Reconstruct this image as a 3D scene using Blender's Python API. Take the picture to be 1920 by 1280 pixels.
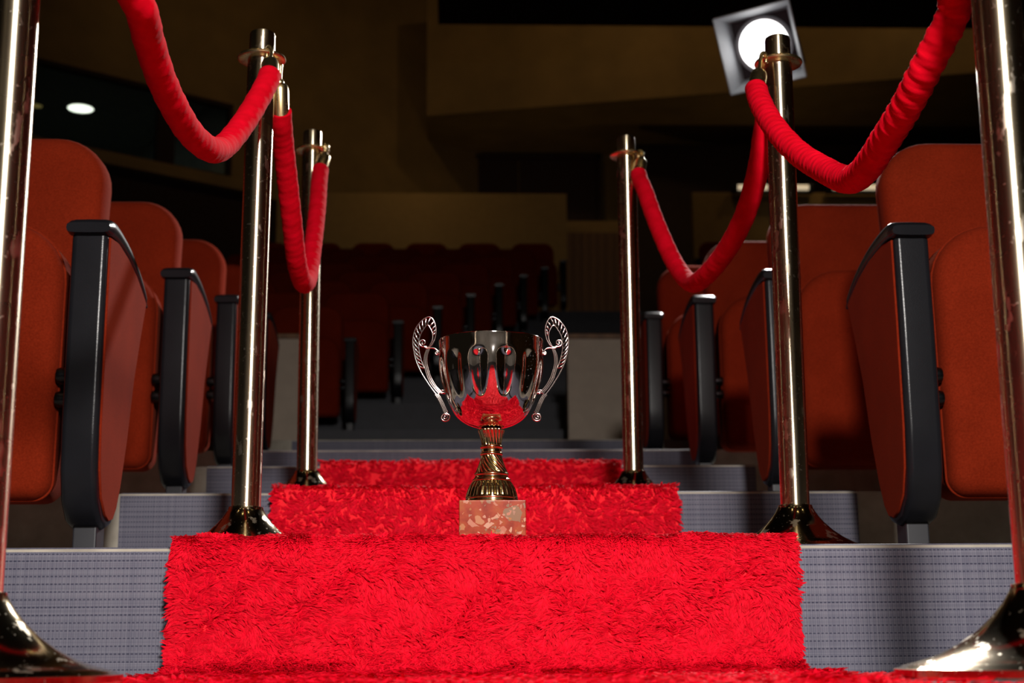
import bpy, bmesh, math, random
import numpy as np
from mathutils import Vector, Matrix

for o in list(bpy.data.objects):
    bpy.data.objects.remove(o, do_unlink=True)
scene = bpy.context.scene
COL = scene.collection
random.seed(7)
RNG = np.random.default_rng(11)

# ------------------------------------------------------------------ camera
FPX, TILT, ROLL, YAW = 2731.1, .2044, -.0075, .0386
CAM = np.array([-.0238, -2.0866, .048])
_c, _s, _ct, _st = math.cos(YAW), math.sin(YAW), math.cos(TILT), math.sin(TILT)
_R0 = np.array([_c, -_s, 0.]); FWD = np.array([_s*_ct, _c*_ct, _st]); _U0 = np.array([-_s*_st, -_c*_st, _ct])
RGT = math.cos(ROLL)*_R0 + math.sin(ROLL)*_U0
UPV = -math.sin(ROLL)*_R0 + math.cos(ROLL)*_U0


def ray(x, y): return FWD + (x-960)/FPX*RGT - (y-640)/FPX*UPV
def at_y(x, y, Y): d = ray(x, y); return CAM + d*(Y-CAM[1])/d[1]
def at_z(x, y, Z): d = ray(x, y); return CAM + d*(Z-CAM[2])/d[2]
def at_plane(x, y, P, n): d = ray(x, y); return CAM + d*(np.dot(np.asarray(P)-CAM, n)/np.dot(d, n))


cd = bpy.data.cameras.new('camera'); cam = bpy.data.objects.new('camera', cd); COL.objects.link(cam)
cd.sensor_width = 36; cd.sensor_fit = 'HORIZONTAL'; cd.lens = 36*FPX/1920; cd.clip_start = .02; cd.clip_end = 200
m = Matrix.Identity(4)
for i in range(3):
    m[i][0] = RGT[i]; m[i][1] = UPV[i]; m[i][2] = -FWD[i]; m[i][3] = CAM[i]
cam.matrix_world = m
cd.dof.use_dof = True; cd.dof.focus_distance = 2.17; cd.dof.aperture_fstop = 6.5
scene.camera = cam

# ------------------------------------------------------------------ light
w = bpy.data.worlds.new('hall_air'); scene.world = w; w.use_nodes = True
w.node_tree.nodes['Background'].inputs[0].default_value = (1, .78, .5, 1)
w.node_tree.nodes['Background'].inputs[1].default_value = .006
scene.view_settings.view_transform = 'Standard'; scene.view_settings.look = 'None'
scene.view_settings.gamma = 1; scene.view_settings.use_curve_mapping = False
scene.view_settings.exposure = 0.0


def area(name, loc, target, size, power, color=(1, 1, 1), shape='DISK', size_y=None, spread=None):
    l = bpy.data.lights.new(name, 'AREA'); l.energy = power; l.color = color; l.shape = shape; l.size = size
    if size_y: l.size_y = size_y
    if spread: l.spread = spread
    o = bpy.data.objects.new(name, l); COL.objects.link(o); o.location = loc
    o.rotation_euler = (Vector(target)-Vector(loc)).to_track_quat('-Z', 'Y').to_euler()
    return o


# the photographer's key lamp, right of and above the camera
area('key_lamp', (.34, -2.80, 1.56), (0, .4, .25), .32, 44, (1, .95, .9), spread=math.radians(88))
# ceiling downlights of the hall over the stage side
for i in range(4):
    for j in range(3):
        area('ceiling_downlight', (-3.6+2.4*i, -1.5-2.6*j, 6.4), (-3.6+2.4*i, -1.5-2.6*j, 0), .16, 2.0, (1, .72, .38))
# dim warm house lights over the far seats, then added fills behind them
area('house_and_fill_light', (2.2, 12.9, 10.2), (2.4, 16.9, 7.4), .5, 7, (1, .70, .32), spread=math.radians(100))
area('house_and_fill_light', (6.0, 12.9, 10.2), (6.0, 15.6, 7.4), .5, 6.5, (1, .70, .32), spread=math.radians(100))
area('house_and_fill_light', (-3.0, 10.0, 10.6), (-2.2, 16.5, 7.4), .5, 6, (1, .70, .32), spread=math.radians(70))
area('house_and_fill_light', (-.5, 14.6, 7.6), (-.5, 15.6, 4.9), .2, 1.1, (1, .70, .32), spread=math.radians(70))
area('house_and_fill_light', (5.0, 14.6, 7.6), (5.0, 15.6, 4.9), .2, 1.1, (1, .70, .32), spread=math.radians(70))
area('house_and_fill_light', (4.2, 16.6, 4.9), (4.2, 16.3, 8.0), .3, 1.6, (1, .74, .30))  # unseen uplight added to brighten the bulkhead underside
area('house_and_fill_light', (.7, 16.4, 4.6), (.7, 18.6, 6.4), .3, 2.2, (1, .74, .30))  # unseen light added to lift the back wall around the door
# unseen lights added to brighten the stage wall behind the camera for metal reflections
for x_ in (-3.5, 0., 3.5):
    area('stage_wall_fill', (x_, -6.0, 5.5), (x_, -8.8, 2.2), .4, 13, (1, .93, .84), spread=math.radians(90))

# ------------------------------------------------------------------ materials
MATS = {}


class NT:
    def __init__(s, name):
        s.m = bpy.data.materials.new(name); s.m.use_nodes = True; s.t = s.m.node_tree
        s.b = s.t.nodes['Principled BSDF']; s.out = s.t.nodes['Material Output']; MATS[name] = s.m
    def n(s, typ, **kw):
        x = s.t.nodes.new(typ)
        for k, v in kw.items():
            if k.startswith('i_'):
                key = k[2:]; key = int(key) if key.isdigit() else key.replace('_', ' ')
                x.inputs[key].default_value = v
            else: setattr(x, k, v)
        return x
    def l(s, a, b): s.t.links.new(a, b)
    def set(s, **kw):
        for k, v in kw.items(): s.b.inputs[k.replace('_', ' ')].default_value = v
        return s
    def math(s, op, a, b=None, clamp=False):
        x = s.n('ShaderNodeMath', operation=op, use_clamp=clamp)
        for i, v in enumerate((a, b)):
            if v is None: continue
            if isinstance(v, (int, float)): x.inputs[i].default_value = v
            else: s.l(v, x.inputs[i])
        return x.outputs[0]
    def ramp(s, fac, stops):
        x = s.n('ShaderNodeValToRGB'); e = x.color_ramp.elements
        e[0].position, e[0].color = stops[0]; e[1].position, e[1].color = stops[-1]
        for p, c in stops[1:-1]:
            q = e.new(p); q.color = c
        s.l(fac, x.inputs[0]); return x.outputs[0]
    def noise(s, scale, detail=3, vec=None, rough=.5):
        x = s.n('ShaderNodeTexNoise'); x.inputs['Scale'].default_value = scale; x.inputs['Detail'].default_value = detail
        x.inputs['Roughness'].default_value = rough
        s.l(vec if vec is not None else s.co(), x.inputs['Vector']); return x.outputs['Fac']
    def co(s):
        if not hasattr(s, '_co'): s._co = s.n('ShaderNodeTexCoord').outputs['Object']
        return s._co
    def bump(s, h, strength, dist):
        x = s.n('ShaderNodeBump'); x.inputs['Strength'].default_value = strength; x.inputs['Distance'].default_value = dist
        s.l(h, x.inputs['Height']); s.l(x.outputs[0], s.b.inputs['Normal'])


def rgb(r, g, b): return (r, g, b, 1)


def plain(name, col, rough, var=.12, scale=12, bump=0, bscale=200, **kw):
    t = NT(name); t.set(Roughness=rough, **kw)
    f = t.noise(scale, 4)
    lo = tuple(c*(1-var) for c in col)+(1,); hi = tuple(min(1, c*(1+var)) for c in col)+(1,)
    t.l(t.ramp(f, [(.3, lo), (.7, hi)]), t.b.inputs['Base Color'])
    if bump: t.bump(t.noise(bscale, 2), bump, .001)
    return t.m


plain('black_plastic', (.009, .009, .011), .25, bump=.15, bscale=500, Specular_IOR_Level=.2)
plain('black_steel', (.02, .02, .024), .42)
plain('concrete', (.30, .27, .22), .85, var=.25, scale=14, bump=.4, bscale=60)
plain('beige_paint', (.30, .18, .058), .8, var=.06)
plain('cream_panel', (.42, .34, .27), .75, var=.06)
plain('brown_wall', (.22, .13, .045), .85, var=.15, scale=2, bump=.3, bscale=40)
plain('stage_wall', (.36, .33, .29), .8, var=.1, scale=1.5)
plain('dark_ceiling', (.06, .035, .02), .9)
plain('dark_curtain', (.02, .006, .004), .9)
plain('floor_vinyl_dark', (.04, .04, .05), .6)
plain('lamp_white', (.5, .52, .55), .5, var=.05)
plain('lamp_black', (.02, .02, .025), .4)
plain('sign_red', (.10, .008, .006), .5)
plain('bolt_steel', (.05, .05, .055), .3, Metallic=1.0)

t = NT('door_wood'); t.set(Roughness=.55)
wv = t.n('ShaderNodeTexWave', i_Scale=3., i_Distortion=3., i_Detail=3.); wv.bands_direction = 'X'
t.l(t.co(), wv.inputs['Vector'])
t.l(t.ramp(wv.outputs['Fac'], [(0, rgb(.13, .055, .018)), (1, rgb(.19, .085, .03))]), t.b.inputs['Base Color'])
plain('door_dark', (.035, .010, .006), .6)

t = NT('seat_fabric'); t.set(Roughness=.95, Specular_IOR_Level=.03, Sheen_Weight=.05, Sheen_Roughness=.35)
t.b.inputs['Sheen Tint'].default_value = rgb(1, .25, .15)
f1 = t.noise(260, 3); f2 = t.noise(9, 3)
mx = t.math('ADD', t.math('MULTIPLY', f1, .6), t.math('MULTIPLY', f2, .4))
t.l(t.ramp(mx, [(.3, rgb(.120, .0098, .0028)), (.7, rgb(.205, .0180, .0052))]), t.b.inputs['Base Color'])
t.bump(t.noise(900, 2), .5, .0006)

t = NT('velvet_red'); t.set(Roughness=.9, Specular_IOR_Level=.04, Sheen_Weight=.05, Sheen_Roughness=.3)
t.b.inputs['Sheen Tint'].default_value = rgb(1, .05, .08)
t.l(t.ramp(t.noise(30, 4), [(.3, rgb(.46, .0008, .007)), (.7, rgb(.60, .0012, .013))]), t.b.inputs['Base Color'])
t.bump(t.noise(120, 3), .2, .002)

t = NT('red_pile'); t.set(Roughness=.7, Specular_IOR_Level=.12)
at = t.n('ShaderNodeAttribute', attribute_name='tuft')
pc = t.ramp(at.outputs['Fac'], [(0, rgb(.58, .0010, .011)), (1, rgb(.96, .004, .034))])
t.l(pc, t.b.inputs['Base Color'])
tr = t.n('ShaderNodeBsdfTranslucent'); t.l(pc, tr.inputs['Color'])
mxs = t.n('ShaderNodeMixShader'); mxs.inputs[0].default_value = .42
t.l(t.b.outputs[0], mxs.inputs[1]); t.l(tr.outputs[0], mxs.inputs[2]); t.l(mxs.outputs[0], t.out.inputs['Surface'])
plain('red_backing', (.75, .0015, .012), .9)

# woven grey-blue vinyl with a dashed plaid weave
t = NT('woven_vinyl'); t.set(Roughness=.7, Specular_IOR_Level=.2)
sx = t.n('ShaderNodeSeparateXYZ'); t.l(t.co(), sx.inputs[0])
X = sx.outputs[0]; V = t.math('ADD', sx.outputs[1], sx.outputs[2])
def wn(src, cell):
    x = t.n('ShaderNodeTexWhiteNoise', noise_dimensions='1D'); t.l(t.math('FLOOR', t.math('DIVIDE', src, cell)), x.inputs['W']); return x.outputs['Value']
def line(src, cell, width): return t.math('LESS_THAN', t.math('FRACT', t.math('DIVIDE', t.math('ADD', src, 10.), cell)), width)
vth = wn(X, .0016); hth = wn(V, .0016)
wear = t.noise(5, 3)
dash = t.math('MULTIPLY', line(V, .0107, .2), t.math('ADD', t.math('MULTIPLY', line(X, .0058, .6), .85), .15))
dash2 = t.math('MULTIPLY', line(X, .0031, .3), .10)
fine = t.math('ADD', t.math('MULTIPLY', vth, .32), t.math('ADD', t.math('MULTIPLY', hth, .35), t.math('MULTIPLY', wear, .3)))
val = t.math('SUBTRACT', t.math('SUBTRACT', t.math('ADD', .42, t.math('MULTIPLY', fine, .5)), t.math('MULTIPLY', dash, .5)), dash2, True)
t.l(t.ramp(val, [(0, rgb(.022, .022, .042)), (.5, rgb(.082, .080, .110)), (1, rgb(.17, .163, .192))]), t.b.inputs['Base Color'])
t.bump(val, .4, .0008)


def brass(name, base, rough, aniso, wear):
    t = NT(name); t.set(Metallic=1.0, Anisotropic=aniso)
    tg = t.n('ShaderNodeTangent', direction_type='RADIAL', axis='Z'); t.l(tg.outputs[0], t.b.inputs['Tangent']); t.b.inputs['Anisotropic Rotation'].default_value = .25
    mp = t.n('ShaderNodeMapping'); mp.inputs['Scale'].default_value = (1, 1, .35); t.l(t.co(), mp.inputs[0])
    n1 = t.noise(38, 5, mp.outputs[0], .6); n2 = t.noise(9, 2); n3 = t.noise(150, 2)
    scr = t.ramp(n1, [(.61, rgb(0, 0, 0)), (.64, rgb(1, 1, 1))])
    pit = t.ramp(n3, [(.67, rgb(0, 0, 0)), (.71, rgb(1, 1, 1))])
    msk = t.math('MULTIPLY', t.math('MAXIMUM', scr, t.math('MULTIPLY', pit, .8)), wear)
    mixc = t.n('ShaderNodeMix', data_type='RGBA'); t.l(msk, mixc.inputs[0])
    t.l(t.ramp(n2, [(.3, tuple(c*.8 for c in base)+(1,)), (.7, base+(1,))]), mixc.inputs[6])
    mixc.inputs[7].default_value = rgb(.62, .55, .45)
    t.l(mixc.outputs[2], t.b.inputs['Base Color'])
    r = t.math('ADD', t.math('ADD', rough, t.math('MULTIPLY', msk, .35)), t.math('MULTIPLY', n2, .06))
    t.l(r, t.b.inputs['Roughness'])
    return t.m


brass('post_brass', (.62, .53, .38), .24, .9, .8)
brass('base_brass', (.58, .47, .29), .10, 0, .75)
brass('ferrule_brass', (.78, .60, .30), .24, 0, .15)

t = NT('trophy_silver'); t.set(Metallic=1.0, Roughness=.06)
pit = t.ramp(t.noise(420, 2), [(.66, rgb(0, 0, 0)), (.72, rgb(1, 1, 1))])
side = t.n('ShaderNodeSeparateXYZ'); t.l(t.co(), side.inputs[0])
reg = t.ramp(t.math('ADD', side.outputs[0], .5), [(.53, rgb(0, 0, 0)), (.57, rgb(1, 1, 1))])
mk = t.math('MULTIPLY', pit, reg)
t.l(t.math('ADD', .05, t.math('MULTIPLY', mk, .5)), t.b.inputs['Roughness'])
t.l(t.ramp(mk, [(0, rgb(.86, .80, .77)), (1, rgb(.9, .85, .8))]), t.b.inputs['Base Color'])
t = NT('handle_silver'); t.set(Metallic=1.0, Roughness=.11); t.b.inputs['Base Color'].default_value = rgb(.58, .49, .46)
t = NT('trophy_gold'); t.set(Metallic=1.0, Roughness=.13)
t.l(t.ramp(t.noise(60, 3), [(.3, rgb(.68, .50, .24)), (.7, rgb(.78, .60, .32))]), t.b.inputs['Base Color'])

t = NT('breccia_marble'); t.set(Roughness=.25, Specular_IOR_Level=.3)
mp = t.n('ShaderNodeMapping'); mp.inputs['Scale'].default_value = (1, 1, 1); t.l(t.co(), mp.inputs[0])
nz = t.n('ShaderNodeTexNoise', i_Scale=70., i_Detail=4.); t.l(mp.outputs[0], nz.inputs['Vector'])
va = t.n('ShaderNodeVectorMath', operation='MULTIPLY_ADD'); t.l(nz.outputs['Color'], va.inputs[0])
va.inputs[1].default_value = (.010, .010, .010); t.l(mp.outputs[0], va.inputs[2])
def stones(scale, cut, seed):
    ad = t.n('ShaderNodeVectorMath', operation='ADD'); t.l(va.outputs[0], ad.inputs[0]); ad.inputs[1].default_value = (seed, seed*.7, seed*1.3)
    v1 = t.n('ShaderNodeTexVoronoi', feature='F1', i_Scale=scale); t.l(ad.outputs[0], v1.inputs['Vector'])
    v2 = t.n('ShaderNodeTexVoronoi', feature='DISTANCE_TO_EDGE', i_Scale=scale); t.l(ad.outputs[0], v2.inputs['Vector'])
    sc = t.n('ShaderNodeSeparateColor'); t.l(v1.outputs['Color'], sc.inputs[0])
    inside = t.math('GREATER_THAN', v2.outputs['Distance'], .13)
    pick = t.math('GREATER_THAN', sc.outputs[0], cut)
    col = t.ramp(sc.outputs[1], [(0, rgb(.33, .10, .06)), (.35, rgb(.42, .22, .15)), (.6, rgb(.30, .095, .022)), (.8, rgb(.17, .10, .06)), (1, rgb(.40, .18, .13))])
    return t.math('MULTIPLY', inside, pick), col
base = t.ramp(t.noise(55, 4), [(.3, rgb(.17, .016, .005)), (.5, rgb(.25, .034, .011)), (.7, rgb(.26, .066, .015))])
cur = base
for sc_, cut, sd in ((48, .76, .0), (90, .72, 3.1), (180, .70, 7.7)):
    msk, col = stones(sc_, cut, sd)
    mx = t.n('ShaderNodeMix', data_type='RGBA'); t.l(msk, mx.inputs[0]); t.l(cur, mx.inputs[6]); t.l(col, mx.inputs[7]); cur = mx.outputs[2]
t.l(cur, t.b.inputs['Base Color'])


def emit(name, col, strength):
    t = NT(name); t.set(Roughness=.5); t.b.inputs['Base Color'].default_value = rgb(*col)
    t.b.inputs['Emission Color'].default_value = rgb(*col); t.b.inputs['Emission Strength'].default_value = strength
    return t.m


emit('lens_glow', (1, .98, .97), 4.)
emit('tube_glow', (1, .80, .52), .55)
emit('downlight_glow', (.95, 1, .82), 2.2)
emit('downlight_dim', (.9, .7, .2), .12)
t = NT('booth_glass'); t.set(Roughness=.03, Transmission_Weight=1.0, IOR=1.25); t.b.inputs['Base Color'].default_value = rgb(.85, .9, .9)
plain('booth_inside', (.35, .38, .36), .8)


# ------------------------------------------------------------------ helpers
def link(name, me, mat, parent=None, loc=None):
    o = bpy.data.objects.new(name, me)
    if mat: me.materials.append(MATS[mat])
    COL.objects.link(o)
    if parent is not None: o.parent = parent
    if loc is not None: o.location = loc
    return o


def mesh(name, verts, faces, mat, parent=None, smooth=False, loc=None, auto=None):
    me = bpy.data.meshes.new(name); me.from_pydata([tuple(map(float, v)) for v in verts], [], faces)
    bm = bmesh.new(); bm.from_mesh(me); bmesh.ops.remove_doubles(bm, verts=bm.verts, dist=1e-6)
    bmesh.ops.recalc_face_normals(bm, faces=bm.faces); bm.to_mesh(me); bm.free()
    if smooth:
        me.polygons.foreach_set('use_smooth', [True]*len(me.polygons))
        if auto: me.set_sharp_from_angle(angle=math.radians(auto))
    return link(name, me, mat, parent, loc)


def join(parts):
    V, F = [], []
    for v, f in parts:
        b = len(V); V += list(v); F += [tuple(i+b for i in q) for q in f]
    return V, F


def lathe(prof, n=64, rf=None, caps=True):
    V, F = [], []
    for (r, z) in prof:
        for i in range(n):
            a = 2*math.pi*i/n; rr = rf(r, z, a) if rf else r
            V.append((rr*math.cos(a), rr*math.sin(a), z))
    for j in range(len(prof)-1):
        for i in range(n):
            k = (i+1) % n
            F.append((j*n+i, j*n+k, (j+1)*n+k, (j+1)*n+i))
    if caps:
        F.append(tuple(range(n-1, -1, -1))); F.append(tuple((len(prof)-1)*n+i for i in range(n)))
    return V, F


def box(x0, x1, y0, y1, z0, z1):
    V = [(x, y, z) for z in (z0, z1) for y in (y0, y1) for x in (x0, x1)]
    return V, [(0, 2, 3, 1), (4, 5, 7, 6), (0, 1, 5, 4), (2, 6, 7, 3), (0, 4, 6, 2), (1, 3, 7, 5)]


def flatten(o):
    md = o.modifiers.new('weighted_normal', 'WEIGHTED_NORMAL'); md.keep_sharp = True; md.weight = 90
    return o


def rbox(name, dims, mat, parent, bev=.005, seg=3):
    V, F = box(*dims); me = bpy.data.meshes.new(name); me.from_pydata(V, [], F)
    bm = bmesh.new(); bm.from_mesh(me); bmesh.ops.recalc_face_normals(bm, faces=bm.faces)
    if bev: bmesh.ops.bevel(bm, geom=list(bm.edges), offset=bev, segments=seg, affect='EDGES', profile=.5)
    bm.to_mesh(me); bm.free()
    me.polygons.foreach_set('use_smooth', [True]*len(me.polygons)); me.set_sharp_from_angle(angle=math.radians(50))
    return flatten(link(name, me, mat, parent))


def catmull(P, n):
    P = np.asarray(P, float); P = np.vstack([2*P[0]-P[1], P, 2*P[-1]-P[-2]]); out = []
    for i in range(1, len(P)-2):
        for k in range(n):
            u = k/n; a, b, c, d = P[i-1], P[i], P[i+1], P[i+2]
            out.append(.5*((2*b)+(-a+c)*u+(2*a-5*b+4*c-d)*u*u+(-a+3*b-3*c+d)*u**3))
    out.append(P[-2]); return np.array(out)


def resample(P, step):
    P = np.asarray(P, float); s = np.r_[0, np.cumsum(np.linalg.norm(np.diff(P, axis=0), axis=1))]
    n = max(2, int(round(s[-1]/step))+1); q = np.linspace(0, s[-1], n)
    return np.stack([np.interp(q, s, P[:, i]) for i in range(P.shape[1])], 1), q


def tube(P, rad, n=12, flat=1.0, up=None, rf=None):
    """sweep along P; rad scalar or list; flat scales the section across `up`"""
    P = np.asarray(P, float); N = len(P); T = np.gradient(P, axis=0); T /= np.linalg.norm(T, axis=1)[:, None]+1e-12
    ref = np.array(up if up is not None else ((0, 0, 1) if abs(T[0][2]) < .9 else (0, 1, 0)), float)
    V, F = [], []; nx = None
    L = np.r_[0, np.cumsum(np.linalg.norm(np.diff(P, axis=0), axis=1))]
    for i in range(N):
        a = ref if up is not None or nx is None else nx
        a = a - T[i]*np.dot(a, T[i]); a /= np.linalg.norm(a)+1e-12; nx = a; b = np.cross(T[i], a)
        r = rad[i] if hasattr(rad, '__len__') else rad
        for k in range(n):
            t_ = 2*math.pi*k/n; rr = r*(rf(L[i], t_) if rf else 1)
            V.append(P[i]+rr*(math.cos(t_)*flat*a+math.sin(t_)*b))
    for i in range(N-1):
        for k in range(n):
            q = (k+1) % n; F.append((i*n+k, i*n+q, (i+1)*n+q, (i+1)*n+k))
    F.append(tuple(range(n-1, -1, -1))); F.append(tuple((N-1)*n+k for k in range(n)))
    return V, F


def extrude_x(name, outline, x0, x1, mat, parent, bev=.006, seg=3):
    """outline in (y,z), extruded along x, bevelled rims"""
    n = len(outline); V = [(x0, y, z) for y, z in outline]+[(x1, y, z) for y, z in outline]
    F = [tuple(range(n)), tuple(range(2*n-1, n-1, -1))]+[(i, n+i, n+(i+1) % n, (i+1) % n) for i in range(n)]
    me = bpy.data.meshes.new(name); me.from_pydata(V, [], F); bm = bmesh.new(); bm.from_mesh(me)
    bmesh.ops.recalc_face_normals(bm, faces=bm.faces)
    if bev:
        ed = [e for e in bm.edges if abs(e.verts[0].co.x-e.verts[1].co.x) < 1e-7]
        bmesh.ops.bevel(bm, geom=ed, offset=bev, segments=seg, affect='EDGES', profile=.5)
    bm.to_mesh(me); bm.free()
    me.polygons.foreach_set('use_smooth', [True]*len(me.polygons)); me.set_sharp_from_angle(angle=math.radians(40))
    return flatten(link(name, me, mat, parent))


def tag(o, label, cat=None, group=None, kind=None):
    o['label'] = label
    if cat: o['category'] = cat
    if group: o['group'] = group
    if kind: o['kind'] = kind
    return o


def thing(name, label, cat, loc=(0, 0, 0), group=None, rot=(0, 0, 0)):
    o = bpy.data.objects.new(name, None); COL.objects.link(o); o.location = loc; o.rotation_euler = rot; o.empty_display_size = .1
    return tag(o, label, cat, group)


def copy_tree(o, parent=None):
    c = o.copy(); COL.objects.link(c); c.parent = parent
    for ch in list(o.children): copy_tree(ch, c)
    return c


def struct(o, label=None):
    o['kind'] = 'structure'
    if label: o['label'] = label
    return o


# ------------------------------------------------------------------ the hall shell
R_, P_ = .1857, 1.0667            # riser height, row pitch
VL, VR = -.745, .85               # sides of the woven covering in the aisle
fl = mesh('floor', *box(-7, 7, -9, .0, -.2, -.003), 'floor_vinyl_dark'); struct(fl, 'dark floor in front of the first step')
FAR0, FARP, FARR = 7.3, .95, .3288
for k in range(1, 6):
    y0 = (k-1)*P_; y1 = k*P_+.0 if k < 5 else FAR0-.45
    o = mesh('floor_platform', *box(-7, 7, y0+.003, y1+.003, -.2, k*R_-.003), 'concrete'); struct(o, 'bare concrete seating platform, one row high')
# woven covering: each step a folded sheet with a rounded nosing
def covering(k):
    y0 = (k-1)*P_; z1 = k*R_; y1 = k*P_ if k < 5 else FAR0-.45; rr = .016
    out = [(y0, (k-1)*R_)]+[(y0+rr-rr*math.cos(a), z1-rr+rr*math.sin(a)) for a in np.linspace(0, math.pi/2, 7)]+[(y1, z1)]
    inn = [(min(y+.003, y1), z-.003 if z > (k-1)*R_ else z) for y, z in out]
    return out, inn
for k in range(1, 6):
    out, inn = covering(k); n = len(out); V = []; F = []
    for x in (VL, VR): V += [(x, y, z) for y, z in out]+[(x, y, z) for y, z in inn]
    for i in range(n-1):
        F.append((i, i+1, 2*n+i+1, 2*n+i)); F.append((n+i, 3*n+i, 3*n+i+1, n+i+1))
        F.append((i, n+i, n+i+1, i+1)); F.append((2*n+i, 2*n+i+1, 3*n+i+1, 3*n+i))
    F += [(0, 2*n, 3*n, n), (n-1, 2*n-1, 4*n-1, 3*n-1)]
    o = mesh('floor_step_covering', V, F, 'woven_vinyl', None, True, auto=30); struct(o, 'grey-blue woven covering folded over an aisle step')
o = mesh('floor_front_covering', *box(VL-.6, VR+.6, -3.2, 0, -.003, 0), 'woven_vinyl'); struct(o, 'grey-blue woven covering below the first step')

# far seating block platforms (row ends step sideways)
def far_end(k): return -.691+.2735*k
for k in range(8):
    z = 1.388+FARR*k; y0 = FAR0+FARP*k-.45; y1 = y0+FARP+.02
    for h, yy in ((z-FARR/2, y0), (z, y0+.30)):
        o = mesh('floor_far_platform', *box(-7, 7, yy, y1, 0, h), 'floor_vinyl_dark'); struct(o, 'dark grey stepped platform of the rear seating block')
o = mesh('floor_rear', *box(-9, 9, FAR0+8*FARP-.45, 22, 0, 3.75), 'floor_vinyl_dark'); struct(o, 'dark floor behind the rear block')

# low cream walls either side of the opening behind the cross aisle
zt = at_y(800, 626, 6.45)[2]; z5 = 5*R_
xl = at_y(560, 720, 6.45)[0]; xr = at_y(1065, 720, 6.45)[0]
def low_wall(x0, x1, nm, lab):
    o = mesh(nm, *box(x0, x1, 6.45, 6.60, z5, zt-.03), 'cream_panel'); struct(o, lab)
    rbox('cap', (x0-.01, x1+.01, 6.43, 6.62, zt-.03, zt), 'door_wood', o, .006)
low_wall(-5, xl, 'wall_parapet_left', 'low cream parapet wall with wooden cap left of the rear stairs')
low_wall(xr, 5, 'wall_parapet_right', 'low cream parapet wall with wooden cap right of the rear stairs')

# beige walls behind the last far row
YB = 15.6
def wall_px(nm, px0, px1, pyt, Y, mat, lab, th=.15, zb=3.6):
    a = at_y(px0, pyt, Y); b = at_y(px1, pyt, Y)
    o = mesh(nm, *box(a[0], b[0], Y, Y+th, zb, (a[2]+b[2])/2), mat); return struct(o, lab)
o = wall_px('wall_rear_block', 520, 1062, 362, YB, 'beige_paint', 'beige wall behind the last row of the rear block')
wall_px('wall_rear_right', 1298, 2300, 362, YB, 'beige_paint', 'beige wall behind the right-hand rear seats')
wall_px('trim_wood_panel', 1060, 1172, 436, YB+.3, 'door_wood', 'brown wooden panel beside the beige rear wall')
wall_px('trim_rear_ledge', 1050, 1172, 414, YB+.5, 'beige_paint', 'beige ledge above the brown wooden panel')
YR = 18.6
o = mesh('wall_back', *box(-4.2, 12, YR, YR+.2, 0, 12), 'brown_wall'); struct(o, 'brown back wall of the hall')
# dark double door in the back wall
a = at_y(826, 290, YR-.08); b = at_y(1120, 412, YR-.08)
dr = thing('door_1', 'wide dark door in the brown back wall', 'door', ((a[0]+b[0])/2, YR-.08, 4.0)); del dr['category']; dr['kind'] = 'structure'
hw = (b[0]-a[0])/2; hz = a[2]-4.0
for s in (-1, 1): rbox('door_leaf', (min(0, s*hw)+.01, max(0, s*hw)-.01, 0, .06, 0, hz-.06), 'door_dark', dr, .01)
V, F = join([box(-hw-.06, -hw, -.03, .08, 0, hz), box(hw, hw+.06, -.03, .08, 0, hz), box(-hw-.06, hw+.06, -.03, .08, hz-.06, hz)])
mesh('door_frame', V, F, 'door_dark', dr)
# exit sign over it
a = at_y(972, 254, YR-.06)
es = thing('exit_sign', 'small dark red unlit sign box above the wide dark door', 'sign', tuple(a))
rbox('case', (-.2, .2, -.03, .06, -.09, .09), 'dark_curtain', es, .01); rbox('face', (-.185, .185, -.036, -.029, -.075, .075), 'sign_red', es, .002)
# dark recess on the right
a = at_y(1172, 270, 17.2); b = at_y(2100, 270, 17.2)
o = mesh('wall_recess_right', *box(a[0], b[0], 17.2, 17.35, 0, a[2]), 'dark_curtain'); struct(o, 'near-black recess right of the brown panel')
# bulkhead with dim underside
pl = at_y(800, 217, 17.0); pr = at_z(1930, 128, pl[2]); z0 = pl[2]; z1 = at_y(1000, 40, 16.6)[2]
q = [pl, pr, np.array([pr[0]+1, YR, z0]), np.array([pl[0], YR, z0])]
V = [(p[0], p[1], z0) for p in q]+[(p[0], p[1], z1+.6) for p in q]
o = mesh('ceiling_bulkhead', V, [(0, 1, 2, 3), (7, 6, 5, 4), (0, 4, 5, 1), (1, 5, 6, 2), (2, 6, 7, 3), (3, 7, 4, 0)], 'brown_wall'); struct(o, 'brown bulkhead hanging below the hall ceiling')
# dark lighting bridge
a = at_y(822, 62, 12.4); b = at_y(2050, 40, 12.4)
o = mesh('ceiling_bridge', *box(a[0], b[0], 11.2, 12.4, (a[2]+b[2])/2, 12), 'dark_curtain'); struct(o, 'black lighting bridge under the ceiling')
o = mesh('ceiling', *box(-14, 14, -9, 22, 11.5, 11.7), 'dark_ceiling'); struct(o, 'dark hall ceiling')
o = mesh('wall_front', *box(-9, 9, -8.9, -8.7, 0, 12), 'stage_wall'); struct(o, 'pale stage wall facing the seats')
o = mesh('wall_right', *box(8.5, 8.7, -9, 22, 0, 12), 'brown_wall'); struct(o, 'brown right wall of the hall')

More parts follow.
